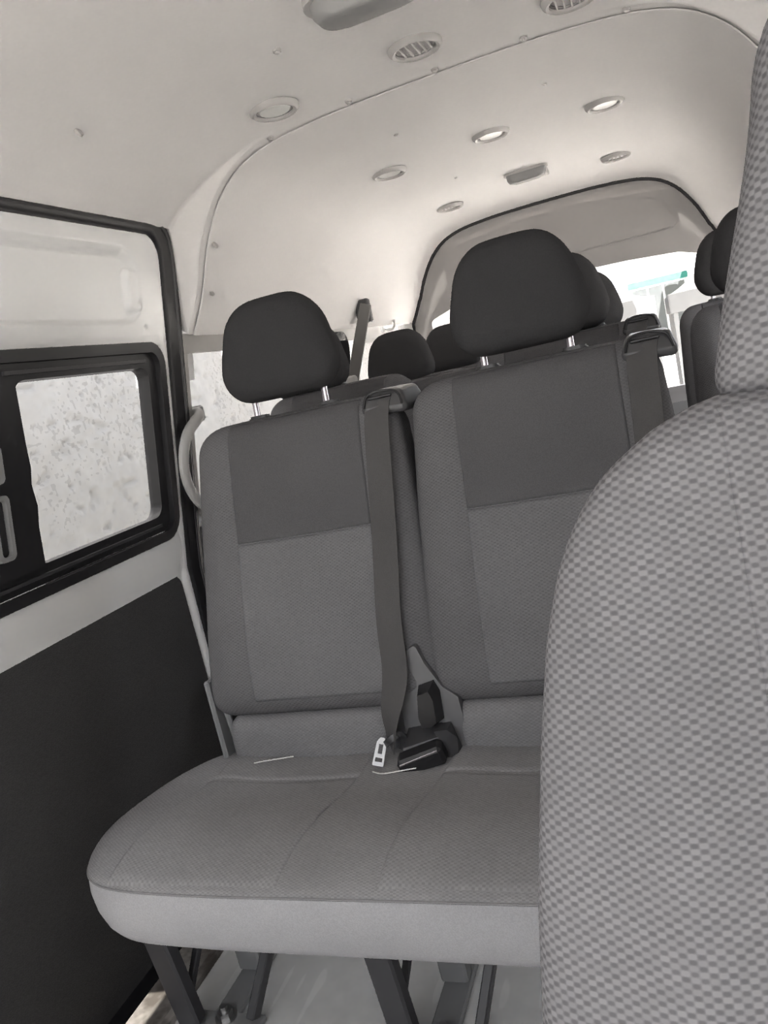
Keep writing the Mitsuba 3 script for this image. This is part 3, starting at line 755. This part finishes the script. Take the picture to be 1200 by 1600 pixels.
# last row against the tailgate
r = root('passenger_bench')
tag(r, 'dark grey rear bench just in front of the tailgate', 'seat', 'fabric benches on the sliding door side')
Y4 = 3.22
seat_base(r, -1.06, 0.40, [-0.80, -0.33, 0.14], (0, Y4, 0.03), [-0.9, 0.0])
seat_upper(r, -0.78, Y4, 0.0, hz=-0.03, belt=False)
seat_upper(r, -0.33, Y4, -0.02, None, belt=False)
# single seats on the right
def single(x, y, z, label, hz=0.0, mat='headrest', hx=0.0, w=0.19, near=False, sx=0.80):
    r = root('captain_chair')
    tag(r, label, 'seat', 'single seats on the right side')
    seat_base(r, -w, w, [0.0], (x, y, z), [-0.1], 'weave' if near else 'shaded_bench_weave')
    seat_upper(r, x, y, z, mat, hz, hx, False, near, sx)
    return r
single(0.135, 0.57, -0.03, 'large checked grey seat close up on the right, lit from the front', -0.023, 'headrest_weave', 0.02, 0.27, True, 1.0)
single(0.248, Y2 + 0.03, 0.02, 'grey single seat partly hidden behind the near seat, the nearer of two', hx=0.012)
single(0.244, Y3 + 0.02, 0.03, 'grey single seat before the rear window, the farther of two past the near seat', hx=0.010)

# ------------------------------------------------------------------ fittings
# round ceiling vents
def ringmesh(r0, r1, h):
    prof = np.array([(r0, 0.0), (r0 + 0.002, -h), ((r0 + r1) / 2, -h * 1.25), (r1 - 0.002, -h * 0.7), (r1, 0.002), (r0, 0.0)])
    return trimesh.creation.revolve(prof, sections=40)
VR = 0.052
v_ring = shape(ringmesh(0.037, VR, 0.008), 'vent_plastic', 40)
v_well = shape(cat(trimesh.creation.revolve(np.array([(0.0375, -0.004), (0.0375, 0.012), (0.0, 0.012)]), sections=40)), 'grey_plastic')
v_slat = [shape(cbox((0.004, 2 * math.sqrt(0.036 ** 2 - x * x), 0.010), 0.0012, (x, 0, -0.001)), 'vent_plastic') for x in (-0.026, -0.013, 0.0, 0.013, 0.026)]
v_flap = shape(trimesh.creation.revolve(np.array([(0.0, -0.007), (0.030, -0.006), (0.034, -0.002), (0.034, 0.001), (0.0, 0.001)]), sections=40), 'lens', 40)
vents = [(-0.64, 1.577, 'flap', 'round ceiling vent with its flap shut above the sliding door'), (-0.331, 1.556, 'slat', 'round ceiling vent with open louvres in the middle before the headliner joint'),
         (-0.05, 1.575, 'slat', 'round ceiling vent cut by the top edge of the photo, right of the louvred one'), (-0.639, 2.322, 'flap', 'leftmost round ceiling vent just behind the headliner joint'),
         (-0.332, 2.296, 'flap', 'middle round ceiling vent behind the headliner joint'), (-0.034, 2.326, 'flap', 'bright white round ceiling vent at the right behind the joint'),
         (-0.64, 3.06, 'slat', 'dull round ceiling vent near the tailgate on the left'), (-0.036, 3.05, 'slat', 'dull round ceiling vent near the tailgate on the right')]
for x, y, kind, lab in vents:
    k = root('ceiling_vent')
    z = float(np.interp(x, rear_prof(y)[:, 0], rear_prof(y)[:, 1])) if y > 1.73 else ceil_z(x)
    o = (x, y, z - 0.001)
    tag(k, lab, 'air vent', 'round air vents in the headliner')
    put(k + '__ring', v_ring, o); put(k + '__well', v_well, o)
    if kind == 'flap': put(k + '__flap', v_flap, o)
    else:
        for s in v_slat: put(k + '__louvre', s, o)
# dome lamps
def dome(name, x, y, L, Wd, lab, mat, inner):
    k = root(name)
    z = ceil_z(x) - 0.002
    tag(k, lab, 'lamp')
    q = rrect2(L, Wd, Wd * 0.45, 8)
    put(k + '__base', shape(trimesh.creation.extrude_polygon(Polygon(q), 0.012, engine='earcut'), 'vent_plastic'), (x, y, z - 0.010))
    rings = [np.column_stack([q * s, np.full(len(q), -h)]) for s, h in ((0.90, 0.0), (0.88, 0.014), (0.80, 0.024), (0.6, 0.029), (0.001, 0.030))]
    R = np.array([np.vstack([a, a[:1]]) for a in rings])
    put(k + '__lens', shape(gridmesh(R)[0], mat, True), (x, y, z - 0.010))
    if inner: put(k + '__switch', shape(cbox((0.02, 0.012, 0.01), 0.002, (L * 0.05, 0, -0.033)), 'dark_plastic'), (x, y, z - 0.008))
dome('dome_lamp', -0.325, 1.262, 0.20, 0.085, 'smoky grey dome lamp cut by the top edge of the photo', 'grey_plastic', False)
dome('dome_lamp', -0.325, 2.88, 0.15, 0.05, 'small grey dome lamp above the rear rows', 'grey_plastic', False)
k = 'dome_lamp_001'
put(k + '__side_cover', shape(cbox((0.085, 0.06, 0.02), 0.004), 'vent_plastic'), (-0.30, 2.94, ceil_z(-0.3) - 0.016))

# grab handle on the pillar
k = 'grab_handle'
hp = spline([(-1.105, 1.742, 0.015), (-1.085, 1.728, 0.014), (-1.060, 1.692, 0.006), (-1.062, 1.640, -0.020), (-1.070, 1.612, -0.055), (-1.084, 1.606, -0.115), (-1.096, 1.634, -0.175), (-1.102, 1.672, -0.207), (-1.125, 1.73, -0.218), (-1.150, 1.752, -0.222)], 60)
put(k, shape(sweep(hp, circ(0.0145, 14, 0.011), (1, 0, 0)), 'handle_plastic', 40))
tag(k, 'pale grey curved grab handle on the pillar behind the sliding door', 'handle')
for p in ((-1.10, 1.75, 0.012), (-1.145, 1.752, -0.222)):
    put(k + '__mount', shape(cbox((0.03, 0.03, 0.04), 0.006, p), 'grey_plastic'))
# hanging belt strap at the rear side windows
k = 'hanging_strap'
a, b = np.array([-0.958, 2.80, 0.268]), np.array([-1.050, 2.735, 0.004])
put(k, shape(cat(bar(a, b, 0.042, 0.010, 0.003, (0.94, 0.33, 0))), 'strap_grey'))
tag(k, 'grey strap hanging down the rear pillar from the headliner edge', 'strap')
put(k + '__anchor', shape(cbox((0.055, 0.03, 0.085), 0.006, a + (-0.018, 0.012, -0.022)), 'dark_plastic'))
put(k + '__end', shape(cbox((0.046, 0.018, 0.05), 0.007, b + (0.0, -0.006, 0.0)), 'handle_plastic'))
# coat hook
k = 'coat_hook'
put(k, shape(cat(cbox((0.014, 0.05, 0.035), 0.004, (-1.035, 3.18, 0.19)), tube(spline([(-1.03, 3.18, 0.19), (-1.0, 3.18, 0.18), (-0.985, 3.18, 0.195), (-0.985, 3.18, 0.215)], 16), 0.006, 8)), 'lens'))
tag(k, 'small white coat hook at the headliner edge near the tailgate', 'hook')
# rear corner pillar trims
put('wall_left__corner_trim', shape(cat(cbox((0.06, 0.05, 0.55), 0.015, (-1.01, REAR_Y - 0.035, -0.06))), 'trim'))

# ------------------------------------------------------------------ outside
g = trimesh.creation.box((160, 160, 0.2)); g.apply_translation((0, 40, GROUND_Z - 0.1))
struct('ground', g, 'ground', 'pale dusty ground outside the van')
def rough_wall(x, y0, y1, z0, z1, nx, nz):
    Y, Z = np.meshgrid(np.linspace(y0, y1, nx), np.linspace(z0, z1, nz))
    p = np.stack([Y * 0 + 3.1, Y, Z], -1)
    a = meshkit.fbm(p * 13, 3, 3); b = meshkit.fbm(p * 42, 2, 5)
    rough = sstep(0.40, 0.62, meshkit.fbm(p * 1.3, 2, 8))
    d = (0.004 + 0.008 * rough) * a + (0.003 + 0.006 * rough) * b - 0.008 * sstep(0.62, 0.75, meshkit.fbm(p * 24, 2, 9))
    m, _ = gridmesh(np.stack([x + d, Y, Z], -1))
    back = trimesh.creation.box((0.2, 14.0, z1 - GROUND_Z)); back.apply_translation((x - 0.101, 5.0, (GROUND_Z + z1) / 2))
    return cat(m, back)
put('boundary_wall', shape(rough_wall(-1.85, -0.4, 6.5, -0.9, 1.3, 860, 275), 'plaster', True))
tag('boundary_wall', 'pale rough plastered wall seen through the sliding door window', 'wall')
def tent(x, y, w, eave, peak, lab):
    k = root('canopy_tent')
    tag(k, lab, 'tent', 'white canopies behind the van')
    h = w / 2
    pts, n = [], 14
    Xg, Yg = np.meshgrid(np.linspace(-1, 1, 2 * n + 1), np.linspace(-1, 1, 2 * n + 1))
    rr_ = np.maximum(np.abs(Xg), np.abs(Yg))
    Zg = eave + (peak - eave) * (1 - rr_) ** 1.25
    m, _ = gridmesh(np.stack([x + h * Xg, y + h * Yg, Zg], -1))
    m2 = m.copy(); m2.apply_translation((0, 0, -0.012))
    put(k + '__roof', shape(cat(m, m2), 'canvas', 40))
    for sx, sy in ((1, 0), (-1, 0), (0, 1), (0, -1)):
        wv = cbox((0.02 if sx else w, 0.02 if sy else w, 0.24), 0.004, (x + h * sx, y + h * sy, eave - 0.11))
        put(k + '__valance', shape(wv, 'canvas'))
    for sx in (-1, 1):
        for sy in (-1, 1):
            put(k + '__pole', shape(cbox((0.06, 0.06, eave - GROUND_Z), 0.006, (x + sx * (h - 0.05), y + sy * (h - 0.05), (eave + GROUND_Z) / 2)), 'pole_white'))
tent(-1.45, 12.6, 3.0, 0.24, 0.98, 'white peaked canopy tent behind the van, the left one in the rear window')
tent(1.72, 12.4, 3.0, 0.20, 1.45, 'white peaked canopy tent at the right in the rear window')
k = root('market_stall')
tag(k, 'stall with a teal roof beam and grey side cloth between the canopy tents', 'stall')
put(k + '__roof_beam', shape(cbox((2.5, 0.4, 0.22), 0.01, (0.40, 38.0, 1.40)), 'teal'))
put(k + '__roof', shape(cbox((2.5, 2.6, 0.06), 0.01, (0.40, 39.4, 1.54)), 'teal'))
put(k + '__back_cloth', shape(cbox((2.4, 0.04, 3.0), 0.01, (0.40, 40.6, -0.2)), 'shade_grey'))
for x in (-0.75, -0.05, 0.60, 1.55):
    put(k + '__pole', shape(cbox((0.10, 0.10, 1.3 - GROUND_Z), 0.01, (x, 37.9, (1.3 + GROUND_Z) / 2)), 'pole_white'))
